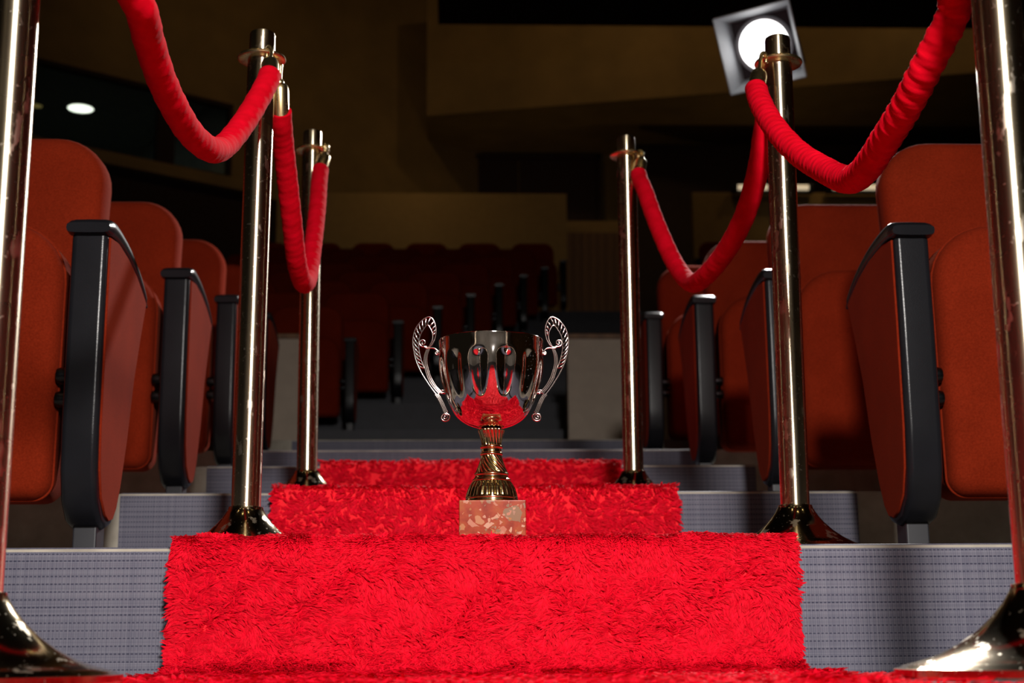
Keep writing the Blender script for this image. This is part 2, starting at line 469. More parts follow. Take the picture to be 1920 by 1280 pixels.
# left wall, set at an angle, with the control-booth window
ang = math.radians(52)+YAW
wd = np.array([math.sin(ang), math.cos(ang), 0]); wn_ = np.array([-wd[1], wd[0], 0])   # along the wall / away from the hall
P0 = at_y(440, 300, 16.2)
def wl(px, py):
    p = at_plane(px, py, P0, wn_); return float(np.dot(p-P0, wd)), float(p[2])
LW = bpy.data.objects.new('wall_left', None); COL.objects.link(LW); LW.location = (P0[0], P0[1], 0)
LW.rotation_euler = (0, 0, math.atan2(wd[1], wd[0])); struct(LW, 'angled brown left wall with a control-booth window')
u0, zt0 = wl(60, 98); u1, zt1 = wl(438, 203); _, zb0 = wl(60, 264); _, zb1 = wl(438, 332)
ztop, zbot = (zt0+zt1)/2, (zb0+zb1)/2; u0 -= 2.2
zled = zbot-.16
mesh('upper_wall', *box(u0-6, 5.2, 0, .12, ztop, 12), 'brown_wall', LW)
mesh('end_wall', *box(u1, 5.2, 0, .12, zled, ztop), 'brown_wall', LW)
mesh('side_wall', *box(u0-6, u0, 0, .12, zled, ztop), 'brown_wall', LW)
mesh('lower_cladding', *box(u0-6, 5.2, .02, .12, 0, zled), 'dark_curtain', LW)
rbox('window_ledge', (u0-6, u1+.5, -.10, .10, zled, zbot), 'brown_wall', LW, .01)
um, _ = wl(312, 260); um0, _ = wl(296, 260); um1, _ = wl(328, 260)
W1 = bpy.data.objects.new('window_1', None); COL.objects.link(W1); W1.location = LW.location; W1.rotation_euler = LW.rotation_euler
struct(W1, 'dark control-booth window in the angled left wall')
V, F = join([box(u0, u1, 0, .1, ztop-.06, ztop), box(u0, u1, 0, .1, zbot, zbot+.04), box(um0, um1, 0, .1, zbot+.04, ztop-.06), box(u1-.05, u1, 0, .1, zbot+.04, ztop-.06)])
mesh('window_frame', V, F, 'dark_curtain', W1)
for a_, b_ in ((u0, um0), (um1, u1-.05)): mesh('pane', *box(a_, b_, .04, .048, zbot+.04, ztop-.06), 'booth_glass', W1)
V, F = join([box(u0-1, u1+.2, .1, 3.6, ztop+.3, ztop+.4), box(u0-1, u1+.2, 3.5, 3.6, zbot-1, ztop+.4), box(u1+.1, u1+.2, .12, 3.6, zbot-1, ztop+.4), box(u0-1, u1+.2, .12, 3.6, zbot-1, zbot-.9), box(u0-1.1, u0-1, .12, 3.6, zbot-1, ztop+.4)])
mesh('booth_room', V, F, 'booth_inside', W1)
def booth_lamp(px, py, rad, mat, lab):
    # on the booth ceiling, seen through the pane
    p = at_z(px, py, ztop+.29)
    t_ = thing('booth_downlight', lab, 'lamp', tuple(p))
    mesh('lens', *lathe([(.001, 0), (rad, 0), (rad, .012), (.001, .012)], 40), mat, t_)
    mesh('trim_ring', *lathe([(rad, -.008), (rad*1.12, -.008), (rad*1.12, .01), (rad, .01)], 40, caps=False), 'lamp_white', t_)
booth_lamp(151, 203, .17, 'downlight_glow', 'bright round downlight seen through the control-booth window')
booth_lamp(68, 198, .08, 'downlight_dim', 'small dim yellow lamp beside the bright booth downlight')

# tube lamps along the right-hand beige wall
for i, (a_, b_) in enumerate(((1378, 1520), (1556, 1668))):
    p = at_y(a_, 351, 15.45); q = at_y(b_, 349, 15.45)
    t_ = thing('tube_lamp', ['warm tube lamp above the right beige wall, nearer the dark recess', 'warm tube lamp above the right beige wall, farther from the dark recess'][i], 'lamp', tuple(p))
    L = q[0]-p[0]
    mesh('tube', *tube([(0, 0, 0), (L*.5, 0, .001), (L, 0, 0)], .035, 12), 'tube_glow', t_, True, auto=50)
    rbox('batten', (-.04, L+.04, .03, .11, -.06, .02), 'lamp_black', t_, .01)
    for x in (0, L): rbox('end_cap', (x-.03, x+.03, -.04, .05, -.045, .04), 'lamp_black', t_, .008)

# ------------------------------------------------------------------ theatre seats
def round_slab(w, h, d, rt, rb, n=8, bulge=.02, lean=0.):
    """upholstered slab: outline rounded rect in x,z; puffed front; base at z=0, y from 0 to d"""
    pts = []
    for cx, cz, r, a0 in ((w-rt, h-rt, rt, 0), (rt, h-rt, rt, 90), (rb, rb, rb, 180), (w-rb, rb, rb, 270)):
        for i in range(n+1):
            a = math.radians(a0+90*i/n); pts.append((cx+r*math.cos(a), cz+r*math.sin(a)))
    N = len(pts); c = (w/2, h/2); V = []; F = []
    e = min(.035, d*.45)
    rings = [(.0, e)]+[(e*(1-math.cos(a)), e-e*math.sin(a)) for a in np.linspace(.3, math.pi/2, 5)]
    def ring(inset, y):
        for x, z in pts:
            dx, dz = c[0]-x, c[1]-z; L = math.hypot(dx, dz)
            V.append((x+dx/L*inset, y, z+dz/L*inset))
    for ins, y in rings: ring(ins, y)
    sc = [.8, .55, .28]
    for s_ in sc:
        for x, z in pts:
            L = math.hypot(c[0]-x, c[1]-z); k = (L-e)/L*s_
            V.append((c[0]+(x-c[0])*k, -bulge*(1-s_**2.2), c[1]+(z-c[1])*k))
    R = len(rings)+len(sc)
    for j in range(R-1):
        for i in range(N): F.append((j*N+i, j*N+(i+1) % N, (j+1)*N+(i+1) % N, (j+1)*N+i))
    F.append(tuple((R-1)*N+i for i in range(N)))
    b = len(V)
    for ins, y in ((0, d-.015), (.008, d-.004), (.02, d)): ring(ins, y)
    for i in range(N):
        F.append((i, b+i, b+(i+1) % N, (i+1) % N))
        for j in range(2): F.append((b+j*N+i, b+(j+1)*N+i, b+(j+1)*N+(i+1) % N, b+j*N+(i+1) % N))
    F.append(tuple(b+2*N+i for i in range(N)))
    V = [(x, y+lean*z, z) for x, y, z in V]
    return V, F


ARM = [(-.012, .617), (.03, .624), (.096, .622), (.167, .614), (.243, .598), (.302, .578), (.358, .552)]
PANEL = [(.004, .61), (.0, .45), (.0, .25), (.006, .17), (.025, .115), (.06, .082), (.10, .072), (.14, .082), (.17, .108), (.195, .150), (.231, .245), (.268, .372), (.310, .470), (.352, .556), (.30, .578), (.243, .597), (.167, .612), (.08, .62)]
SIDE = [(.016, .605), (.013, .45), (.013, .25), (.020, .175), (.040, .125), (.075, .097), (.105, .088), (.135, .094), (.158, .115), (.183, .158), (.22, .25), (.257, .376), (.30, .474), (.34, .555), (.30, .57), (.243, .589), (.167, .604), (.08, .612)]


def build_seat(sgn, end):
    """sgn: +1 grows toward -x (left block, aisle on its right), -1 mirrored. Origin: aisle face of the end panel, front, floor"""
    s = -sgn
    o = bpy.data.objects.new('theatre_seat', None); COL.objects.link(o); o.empty_display_size = .1
    def X(a, b): return (min(s*a, s*b), max(s*a, s*b))
    x0, x1 = X(0, .067)
    fr = extrude_x('end_frame', PANEL, x0, x1, 'black_plastic', o, .012, 4)
    xa, xb = X(-.004, .012); extrude_x('side_panel', SIDE, xa, xb, 'seat_fabric', o, .003, 2)
    # armrest sweep: rounded bar that curves down to the back
    P, q = resample(catmull([(s*.033, y, z) for y, z in ARM], 6), .012)
    n = len(P); wid = np.linspace(.043, .038, n); thk = np.linspace(.017, .009, n)
    V, F = [], []; m_ = 16; T = np.gradient(P, axis=0)
    for i in range(n):
        t_ = T[i]/np.linalg.norm(T[i]); nv = np.array([0, -t_[2], t_[1]])
        e = 1.0 if 1 < i < n-2 else (.55 if i in (0, n-1) else .88)
        for k in range(m_):
            a = 2*math.pi*k/m_; cx, cz = math.cos(a), math.sin(a)
            cx = math.copysign(abs(cx)**.45, cx); cz = math.copysign(abs(cz)**.45, cz)
            V.append(P[i]+np.array([1, 0, 0])*cx*wid[i]*(.93 if e < 1 else 1)+nv*cz*thk[i]*e)
    for i in range(n-1):
        for k in range(m_): F.append((i*m_+k, i*m_+(k+1) % m_, (i+1)*m_+(k+1) % m_, (i+1)*m_+k))
    F += [tuple(range(m_)), tuple((n-1)*m_+k for k in range(m_))]
    mesh('armrest', V, F, 'black_plastic', o, True, auto=60)
    # folded-up seat cushion
    V, F = round_slab(.47, .535, .13, .12, .035, bulge=.025, lean=.03)
    mesh('seat_cushion', [(s*(.105+x), .075+y, .128+z) for x, y, z in V], F, 'seat_fabric', o, True, auto=70)
    # piped seam round the cushion
    cu_ = [o_ for o_ in o.children if o_.name.startswith('seat_cushion')][0]
    Rg = [Vector(v) for v in V[:36]]; Rg.append(Rg[0])
    mesh('piping', *tube([(s*(.105+v.x), .075+v.y, .128+v.z) for v in Rg], .0032, 6, up=(0, 1, 0)), 'seat_fabric', cu_, True)
    # backrest
    V, F = round_slab(.50, .62, .085, .115, .05, bulge=.012, lean=.16)
    mesh('backrest', [(s*(.115+x), .335+y, .335+z) for x, y, z in V], F, 'seat_fabric', o, True, auto=70)
    # steel leg with foot plate
    xa, xb = X(.012, .056)
    rbox('leg', (xa, xb, .08, .14, .006, .12), 'black_steel', o, .004)
    xa, xb = X(.0, .075); rbox('foot_plate', (xa, xb, .04, .26, 0, .008), 'black_steel', o, .002)
    # pivot bolts between the end frame and the cushion
    for z in (.36, .315):
        V, F = lathe([(.004, 0), (.014, .004), (.016, .012), (.016, .026), (.022, .028), (.022, .045)], 16)
        mesh('pivot_bolt', [(s*(.108-c_), .10+a_, z+b_) for a_, b_, c_ in V], F, 'bolt_steel', o, True, auto=40)
    return o


seatL = build_seat(1, True); seatR = build_seat(-1, True)
used = {'L': False, 'R': False}
def put_seat(side, loc, label, group):
    src = seatL if side == 'L' else seatR
    if not used[side]: o = src; used[side] = True
    else: o = copy_tree(src)
    o.location = loc; tag(o, label, 'seat', group); return o


XL = [-.668, -.715, -.757, -.79]; XR = [.800, .785, .775, .752]
ordn = ['first', 'second', 'third', 'fourth', 'fifth', 'sixth', 'seventh', 'eighth', 'ninth']
for k in range(4):
    for side, xs in (('L', XL), ('R', XR)):
        by = 'on the booth-window side' if side == 'L' else 'on the studio-lamp side'
        for j in range(2):
            sg = -1 if side == 'L' else 1
            lab = 'rust-red folded %s, %s row up, %s' % (['aisle seat with black armrest', 'seat one in from the aisle'][j], ordn[k], by)
            put_seat(side, (xs[k]+sg*.62*j, .53+k*P_, (k+1)*R_), lab, 'rust-red seats along the aisle')
# rear block
for k in range(8):
    y = FAR0+FARP*k; z = 1.388+FARR*k; ex = far_end(k)
    xv = at_y(500, 480, y+.4)[0]
    n = int(math.ceil((ex-xv)/.62))
    for j in range(max(1, n)):
        lab = ('dark red stair-end seat, %s rear-block row above the parapet' % ordn[k]) if j == 0 else ('dark red seat, %s in from the stairs, %s rear-block row above the parapet' % (ordn[j], ordn[k]))
        put_seat('L', (ex-.62*j, y, z), lab, 'rear block stair-end seats' if j == 0 else 'rear block inner seats')
xs_ = at_y(1312, 470, 14.2)[0]
for j in range(3):
    put_seat('R', (xs_-.115+.62*j, 13.8, at_y(1330, 453, 14.2)[2]-.94), 'dark seat before the beige wall under the tube lamps, %s from the dark recess' % ordn[j], 'seats before the right rear wall')
o = mesh('floor_far_right_platform', *box(xs_-.3, 7, 13.6, 15.6, 3.4, at_y(1330, 453, 14.2)[2]-.94), 'floor_vinyl_dark'); struct(o, 'dark platform under the right rear seats')

# ------------------------------------------------------------------ carpet runner
ctr0 = at_y(922, 960, .17)[0]        # where the trophy stands
POSTS = [(-.5002, -.602, 0), (.5469, -.667, 0), (-.3885, .4493, 1), (.5684, .4539, 1), (-.3921, 1.5022, 2), (.4171, 1.5293, 2)]
CW, CX, TH = .4350, .0174, .007
runner = thing('carpet_runner', 'bright red long-pile carpet runner laid up the aisle steps', 'carpet', (CX, 0, 0))
def fillet(pts, rn, rc, n=8):
    out = [pts[0]]
    for i_, (a, b, c) in enumerate(zip(pts[:-2], pts[1:-1], pts[2:])):
        r = (rc, rn)[i_ % 2]                       # crease, nosing, crease, nosing ...
        a, b, c = map(np.array, (a, b, c)); u = (a-b)/np.linalg.norm(a-b); v = (c-b)/np.linalg.norm(c-b)
        p, q = b+u*r, b+v*r
        for i in range(n+1):
            t_ = i/n; out.append(tuple((1-t_)**2*p+2*t_*(1-t_)*b+t_*t_*q))
    out.append(pts[-1]); return out
OFF = (.026, .014, .010)       # the stiff runner stands a little off each riser
def rpath(th):
    p = [(-3.0, th)]
    for k in range(3): p += [(k*P_-th-OFF[k], k*R_+th), (k*P_-th-OFF[k], (k+1)*R_+th)]
    p.append((2*P_+.75, 3*R_+th)); return p
outer = fillet(rpath(TH), .02, .05); inner = fillet(rpath(.0005), .012, .057)
n = len(outer); V = []; F = []
for x in (-CW, CW): V += [(x, y, z) for y, z in outer]+[(x, y, z) for y, z in inner]
for i in range(n-1):
    F.append((i, i+1, 2*n+i+1, 2*n+i)); F.append((n+i, 3*n+i, 3*n+i+1, n+i+1))
    F.append((i, n+i, n+i+1, i+1)); F.append((2*n+i, 2*n+i+1, 3*n+i+1, 3*n+i))
F += [(0, 2*n, 3*n, n), (n-1, 2*n-1, 4*n-1, 3*n-1)]
mesh('backing', V, F, 'red_backing', runner, True, auto=50)

# pile: tufted strands rooted on the runner's upper face
op = np.array(outer); os_ = np.r_[0, np.cumsum(np.linalg.norm(np.diff(op, axis=0), axis=1))]
def s_of(y, z):
    dense, q_ = resample(op, .004); return q_[np.argmin((dense[:, 0]-y)**2+(dense[:, 1]-z)**2)]
def fld(u, v, seed, freq):
    r = np.random.default_rng(seed); f = np.zeros_like(u)
    for i in range(9):
        a = r.uniform(0, 6.28); k = freq*r.uniform(.5, 1.7); f += np.sin(k*(u*np.cos(a)+v*np.sin(a))+r.uniform(0, 6.28))
    return f/3.0
def strands(s0, s1, count, length, width):
    per = 7
    nc = count//per
    cu = RNG.uniform(-CW, CW, nc); cs = RNG.uniform(s0, s1, nc)
    u = np.repeat(cu, per)+RNG.normal(0, .0022, nc*per); s = np.repeat(cs, per)+RNG.normal(0, .0022, nc*per)
    u = np.clip(u, -CW, CW); s = np.clip(s, 0, os_[-1]-1e-4)
    idx = np.clip(np.searchsorted(os_, s)-1, 0, len(os_)-2)
    fr = (s-os_[idx])/(os_[idx+1]-os_[idx])
    yz = op[idx]*(1-fr[:, None])+op[idx+1]*fr[:, None]
    tv = op[idx+1]-op[idx]; tv /= np.linalg.norm(tv, axis=1)[:, None]
    # smooth normals over the folds
    nyz = np.stack([-tv[:, 1], tv[:, 0]], 1)
    base = np.stack([u, yz[:, 0], yz[:, 1]], 1)
    Tn = np.stack([0*u, tv[:, 0], tv[:, 1]], 1); Nn = np.stack([0*u, nyz[:, 0], nyz[:, 1]], 1); Xn = np.zeros_like(Tn); Xn[:, 0] = 1
    cuR, csR = np.repeat(cu, per), np.repeat(cs, per)
    phi = 2.0*fld(cuR, csR, 5, 22)+1.5*fld(cuR, csR, 6, 95)+np.repeat(RNG.normal(0, .4, nc), per)
    onr = np.clip(np.abs(tv[:, 1])*1.0, 0, 1)                     # hanging pile leans down the riser
    dirx = np.cos(phi); dirs = np.sin(phi)*.8-.55*onr
    # pile folds down over each nosing and stands up in each crease
    nose = np.zeros_like(csR); crease = np.zeros_like(csR)
    for k_ in range(3):
        nose = np.maximum(nose, np.clip(1-np.abs(csR-s_of(k_*P_-TH-OFF[k_], (k_+1)*R_+TH))/.04, 0, 1))
        crease = np.maximum(crease, np.clip(1-np.abs(csR-s_of(k_*P_-TH-OFF[k_], k_*R_+TH))/.035, 0, 1))
    dirs = dirs-.35*nose
    # pile splays out over the two long edges
    edge = np.clip((np.abs(cuR)-CW+.03)/.03, 0, 1); dirx = dirx*(1-.75*edge)+np.sign(cuR)*edge*1.0
    nr = np.hypot(dirx, dirs)+1e-6; dirx, dirs = dirx/nr, dirs/nr
    D = Xn*dirx[:, None]+Tn*dirs[:, None]
    lift = (.62+.22*fld(cuR, csR, 9, 45))*np.repeat(RNG.uniform(.75, 1.2, nc), per)
    lift = np.clip(lift, .28, 1.05)
    lift = np.clip(lift+.5*crease+.35*nose, .28, 1.3); D = D*(1-.55*np.maximum(crease, nose*.8))[:, None]
    L = length*np.repeat(RNG.uniform(.7, 1.15, nc), per)*RNG.uniform(.85, 1.1, nc*per)
    cen = np.stack([cuR-u, np.zeros_like(u), np.zeros_like(u)], 1)+Tn*(csR-s)[:, None]
    p1 = base+Nn*(L*.5*lift)[:, None]+D*(L*.28)[:, None]+cen*.3
    p2 = base+Nn*(L*.62*lift)[:, None]+D*(L*.78)[:, None]+cen*.75
    p3 = p2+Nn*(-L*.02)[:, None]+D*(L*.22)[:, None]
    pressed = (np.abs(yz[:, 1]-(R_+TH)) < .01) & (np.abs(u+CX-ctr0) < .052) & (np.abs(yz[:, 0]-.17) < .052)
    for x_, y_, k_ in POSTS:
        pressed |= (np.hypot(u+CX-x_, yz[:, 0]-y_) < .150) & (np.abs(yz[:, 1]-k_*R_-TH) < .01)
    flat_ = np.where(pressed, .0, 1.)[:, None]
    p1, p2, p3 = (base+(p_-base)*flat_ for p_ in (p1, p2, p3))
    side = np.cross(D, Nn); side /= np.linalg.norm(side, axis=1)[:, None]+1e-9
    side = side+Nn*RNG.normal(0, .35, (len(u), 1)); W = width*RNG.uniform(.7, 1.3, (len(u), 1))
    side = side*flat_
    V = np.stack([base-side*W, base+side*W, p1-side*W, p1+side*W, p2-side*W*.7, p2+side*W*.7, p3], 1).reshape(-1, 3)
    tu = np.repeat(np.repeat(RNG.uniform(0, 1, nc), per)*.6+RNG.uniform(0, .4, nc*per), 7)
    return V, tu
def pile(segs):
    Vs, Ts = zip(*[strands(*a) for a in segs]); V = np.vstack(Vs); tu = np.concatenate(Ts); n = len(V)//7
    b = np.arange(n)*7
    quads = np.stack([b, b+1, b+3, b+2, b+2, b+3, b+5, b+4], 1).reshape(-1, 4); tris = np.stack([b+4, b+5, b+6], 1)
    me = bpy.data.meshes.new('pile'); nq, nt_ = len(quads), len(tris)
    me.vertices.add(len(V)); me.vertices.foreach_set('co', V.astype(np.float32).ravel())
    loops = np.concatenate([quads.ravel(), tris.ravel()]); me.loops.add(len(loops)); me.loops.foreach_set('vertex_index', loops.astype(np.int32))
    me.polygons.add(nq+nt_)
    st = np.concatenate([np.arange(nq)*4, nq*4+np.arange(nt_)*3]); me.polygons.foreach_set('loop_start', st.astype(np.int32))
    me.polygons.foreach_set('use_smooth', np.ones(nq+nt_, bool))
    me.update(calc_edges=True)
    at = me.attributes.new('tuft', 'FLOAT', 'POINT'); at.data.foreach_set('value', tu.astype(np.float32))
    o = link('pile', me, 'red_pile', runner); o['kind'] = 'stuff'; return o
def S(y, z): return s_of(y, z)
sA = S(-1.0, TH); sB = S(-.25, TH); s0 = S(-TH, TH)-.03; s1 = S(-TH, R_+TH)+.06
s2 = S(P_-TH, R_+TH)-.10; s3 = S(P_-TH, 2*R_+TH)+.06; s4 = S(2*P_-TH, 2*R_+TH)-.1; s5 = S(2*P_-TH, 3*R_+TH)+.08
pile([(S(-2.2, TH), sA, 45000, .016, .0016), (s5, os_[-1]-.01, 12000, .018, .0018), (sA, sB, 45000, .014, .0009), (sB, s0, 50000, .013, .0007), (s0, s1, 190000, .0125, .00060), (s1, s2, 55000, .018, .0013), (s2, s3, 60000, .0135, .00098),
      (S(-TH-.026, R_+TH)-.03, S(-TH-.026, R_+TH)+.035, 40000, .0125, .00065), (S(-TH-.026, TH)-.05, S(-TH-.026, TH)+.03, 30000, .0125, .0007),
      (s3, s4, 26000, .018, .0015), (s4, s5, 34000, .018, .0012)])

# ------------------------------------------------------------------ brass posts
POST_H = .9764; PR = .0254
BASE = [(.001, .0), (.142, .0), (.145, .004), (.145, .016), (.141, .0215), (.137, .024), (.122, .0275), (.102, .034), (.081, .045), (.064, .057), (.049, .071), (.039, .083), (.0325, .093), (.0300, .098), (.0295, .101), (.026, .102)]
BASE = [(r, z-.012 if z > .02 else z*.55) for r, z in BASE]
def build_post():
    o = bpy.data.objects.new('rope_post', None); COL.objects.link(o)
    me = mesh('base', *lathe(BASE, 96), 'base_brass', o, True, auto=35)
    mesh('pole', *lathe([(PR, .082), (PR, .30), (PR, .60), (PR, .9125), (PR-.001, .9135)], 64), 'post_brass', o, True, auto=35)
    mesh('collar', *lathe([(PR-.003, .9105), (.040, .9105), (.0435, .9125), (.0445, .915), (.0435, .9175), (.040, .919), (PR-.003, .919)], 64), 'ferrule_brass', o, True, auto=35)
    mesh('cap', *lathe([(.0232, .916), (.0236, .922), (.0236, .960), (.0225, .9645), (.0195, .9664), (.001, .9664)], 64), 'post_brass', o, True, auto=35)
    return o
plabel = ['scratched brass rope post on the floor below the first step, on the booth-window side',
          'scratched brass rope post on the floor below the first step, on the studio-lamp side',
          'brass rope post on the first step on the booth-window side',
          'brass rope post on the first step on the studio-lamp side',
          'brass rope post on the second step on the booth-window side',
          'brass rope post on the second step on the studio-lamp side']
# small leans measured from the photograph (m at the top, sideways)
LEAN = [.000, .004, -.008, .010, .004, -.002]
proto = build_post(); PO = []
for i, (x, y, k) in enumerate(POSTS):
    o = proto if i == 0 else copy_tree(proto)
    o.location = (x, y, k*R_+(.0068 if k else .012)); o.rotation_euler = (0, math.atan2(LEAN[i], .93), random.uniform(0, 6.28))
    tag(o, plabel[i], 'post', 'brass rope posts'); PO.append(o)
def collar_pt(i, dx, dy, dz=0):
    x, y, k = POSTS[i]; return np.array([x+LEAN[i]+dx, y+dy, k*R_+(.9215 if k else .927)+dz])

# ------------------------------------------------------------------ velvet ropes
def ripple(amp, n, lead):
    return lambda L, a: 1+amp*math.sin(2*math.pi*L/lead+n*a)+amp*.6*math.sin(2*math.pi*L/(lead*.43)-a*2+1)
def rope_path(px, Ea, Eb, ya, yb, front, Q=None):
    """depth for every traced pixel: least squares between staying in the vertical plane of the two hooks and
    running smoothly, with both sleeve ends tied to their hooks' depth"""
    n = len(px); dv = [ray(*p) for p in px]
    ax = np.array([d[0]/d[1] for d in dv]); az = np.array([d[2]/d[1] for d in dv])      # x, z are linear in depth
    sl = (Eb[0]-Ea[0])/(Eb[1]-Ea[1]); rows, rhs = [], []
    def add(c, v, w_): rows.append(c*w_); rhs.append(v*w_)
    I = np.eye(n)
    for i in range(n):      # x_i - plane(y_i) = 0
        add(I[i]*(ax[i]-sl), Ea[0]-sl*Ea[1]-CAM[0]+ax[i]*CAM[1], .25 if front else 1.)
    for i in range(1, n-1):
        add(I[i-1]-2*I[i]+I[i+1], 0., .35)
        add(I[i-1]*az[i-1]-2*I[i]*az[i]+I[i+1]*az[i+1], CAM[1]*(az[i-1]-2*az[i]+az[i+1]), .30 if front else .12)
    if not front: add(I[0], ya, 30.)
    else:                   # the sleeve's near end Q lies above the frame; the rope runs smoothly down from it
        add(I[0], ya, 6.)
    add(I[-1], yb, 30.)
    Y = np.linalg.lstsq(np.array(rows), np.array(rhs), rcond=None)[0]
    return [CAM+d*(y-CAM[1])/d[1] for d, y in zip(dv, Y)]


def rope(label, ia, oa, ib, ob, px, ra, amp, lead, da, db, front=False):
    """ia/ib: posts, oa/ob: sideways direction of the hooks on their collars, px: photo centre-line of the red sleeve,
    da/db: how far the sleeve ends lie from the hooks along the aisle"""
    def hookpt(i, d, r): d = np.array(d, float); d = d/np.linalg.norm(d)*r; return collar_pt(i, d[0], d[1], -.004)
    A, B = hookpt(ia, oa, .0475), hookpt(ib, ob, .0475)
    Q = A+np.array([.010, .032, -.062])
    pts = rope_path(px, A, B, A[1]+da, B[1]+db, front, Q)
    if front: pts = [Q]+pts
    o = thing('velvet_rope', label, 'rope', tuple(A), 'red velvet ropes')
    k_ = 10; full = catmull([A]+pts+[B], k_); body = full[k_:-k_]
    P, q = resample(body, .003)
    for it in range(30):     # the sleeve never enters a pole
        for i in (ia, ib):
            x, y, kk = POSTS[i]; cx = x+LEAN[i]*(P[:, 2]-kk*R_)/.93
            d = np.stack([P[:, 0]-cx, P[:, 1]-y], 1); L = np.linalg.norm(d, axis=1); need = PR+ra*1.02
            m_ = L < need; P[m_, :2] += d[m_]/L[m_, None]*(need-L[m_])[:, None]
        if it < 29: P[1:-1] = P[1:-1]*.5+(P[:-2]+P[2:])*.25
    mesh('rope_sleeve', *tube(P-A, ra, 24, rf=ripple(amp, 1, lead)), 'velvet_red', o, True)
    for end, E, i, off in ((0, A, ia, oa), (-1, B, ib, ob)):
        p0 = P[end]; dist = np.linalg.norm(E-p0); tdir = (E-p0)/dist; fl_ = min(.052, dist-.014); top = p0+tdir*fl_
        prof = [(ra*.74, -.012), (ra*.78, .0), (ra*.78, fl_*.75), (ra*.72, fl_*.88), (ra*.5, fl_*.98), (.004, fl_)]
        V, F = lathe(prof, 28); rot = Vector((0, 0, 1)).rotation_difference(Vector(tdir)).to_matrix()
        V = [np.array(rot @ Vector(v))+p0-A for v in V]
        f = mesh('ferrule', V, F, 'ferrule_brass', o, True, auto=40)
        # snap hook: up from the swivel, round the collar rim and down through the collar
        c1, c2, c3 = collar_pt(i, 0, 0), hookpt(i, off, .0500), hookpt(i, off, .0430)
        c4 = hookpt(i, off, .0370)
        hook = catmull([top-tdir*.002, top*.5+c2*.5, c2+np.array([0, 0, .004]), c3+np.array([0, 0, .0125]), c4+np.array([0, 0, .008]), c4+np.array([0, 0, -.006])], 6)
        mesh('hook', *tube(hook-A, .0038, 8), 'ferrule_brass', f, True)
        V, F = lathe([(.002, -.007), (.0065, -.006), (.008, 0), (.0065, .006), (.002, .007)], 14)
        mesh('swivel', [np.array(v)+top-A for v in V], F, 'ferrule_brass', f, True)
    return o


def unit(a): return a/np.linalg.norm(a)
rope('red velvet rope sagging between the floor-level and first-step posts on the booth-window side', 0, (.041, .02), 2, (.030, -.030),
     [(256, 0), (278, 72), (302, 147), (332, 210), (361, 254), (394, 280), (418, 276), (448, 243), (479, 195), (506, 141)], .0200, .018, .05, .15, -.055, True)
rope('red velvet rope sagging between the first-step and second-step posts on the booth-window side', 2, (.040, .018), 4, (.030, -.030),
     [(526, 208), (531, 270), (539, 340), (548, 420), (556, 490), (568, 530), (578, 520), (587, 460), (595, 390), (601, 318)], .0205, .018, .04, .022, -.03)
rope('rippled red velvet rope sagging between the floor-level and first-step posts on the studio-lamp side', 1, (-.041, .02), 3, (-.036, -.026),
     [(1792, 0), (1768, 66), (1735, 130), (1700, 198), (1660, 262), (1622, 318), (1590, 337), (1545, 318), (1492, 283), (1445, 228), (1418, 166)], .0195, .045, .021, .13, -.05, True)
rope('red velvet rope sagging between the first-step and second-step posts on the studio-lamp side', 3, (-.030, .034), 5, (.038, -.020),
     [(1438, 196), (1432, 250), (1421, 320), (1396, 405), (1358, 475), (1316, 523), (1292, 528), (1262, 488), (1230, 416), (1210, 360), (1197, 326)], .0208, .015, .05, .034, -.022)

# ------------------------------------------------------------------ trophy
TY = .17; tz = R_+.011
ctr = at_y(922, 960, TY)
tro = thing('trophy_cup', 'silver two-handled trophy cup with gold stem on a red marble block', 'trophy', (ctr[0], TY, tz))
def zt_(y): return at_y(922, y, TY)[2]-tz
SC = FPX/np.dot(np.array([ctr[0], TY, .4])-CAM, FWD)
def rr(px): return px/SC
# marble block, front face about 50 mm ahead of the axis
zb = zt_(943)
mb = rbox('marble_block', (-.0505, .0505, -.0505, .0505, -.004, zb), 'breccia_marble', tro, .0012, 2)
# gold stem
def stem(prof, nfl, amp, twist, name):
    zs = [zt_(y) for y, r in prof]; za, zbm = min(zs), max(zs)
    P, q = resample(np.array([(rr(r), z) for (y, r), z in zip(prof, zs)]), .0009)
    def rf(r, z, a):
        t_ = (z-za)/(zbm-za); e = min(1, t_/.08, (1-t_)/.08); e = max(0, e)
        w_ = abs(math.sin((a+twist*t_)*nfl/2)); return r*(1-amp*e*(1-w_)**2.2)
    mesh(name, *lathe([tuple(p) for p in P], 160, rf), 'trophy_gold', tro, True, auto=60)
stem([(943, 49.3), (941, 50), (938.5, 50), (937, 48.6), (935.5, 48.8), (934, 49.4), (932, 48)], 1, 0, 0, 'foot_ring')
stem([(933, 48.4), (928, 47.6), (922, 46), (915, 43.4), (909, 40), (904, 36.6), (902, 35)], 26, .07, .0, 'fluted_dome')
stem([(903, 35), (901.5, 36.4), (899.5, 36), (897, 32.6), (894, 30.8), (892, 31), (890.5, 32.4), (888.5, 32.2), (887, 30.6)], 1, 0, 0, 'waist_ring')
stem([(888, 31.4), (882, 28.6), (876, 25.9), (870, 23.8), (863, 21.4), (857, 19.7), (853, 18.8)], 18, .11, 1.3, 'twisted_stem')
stem([(854, 18.6), (853, 20.6), (851, 21.2), (849, 20.4), (848, 18.6), (843, 18.3), (841, 18.6), (840, 20.6), (838, 21.2), (836, 20.4), (835, 18.8)], 1, 0, 0, 'neck_ring')
stem([(836, 18.6), (830, 19.2), (822, 20.6), (814, 23), (808, 25.2), (805.5, 25.4), (803.5, 20), (803, 8)], 18, .09, .35, 'flared_neck')
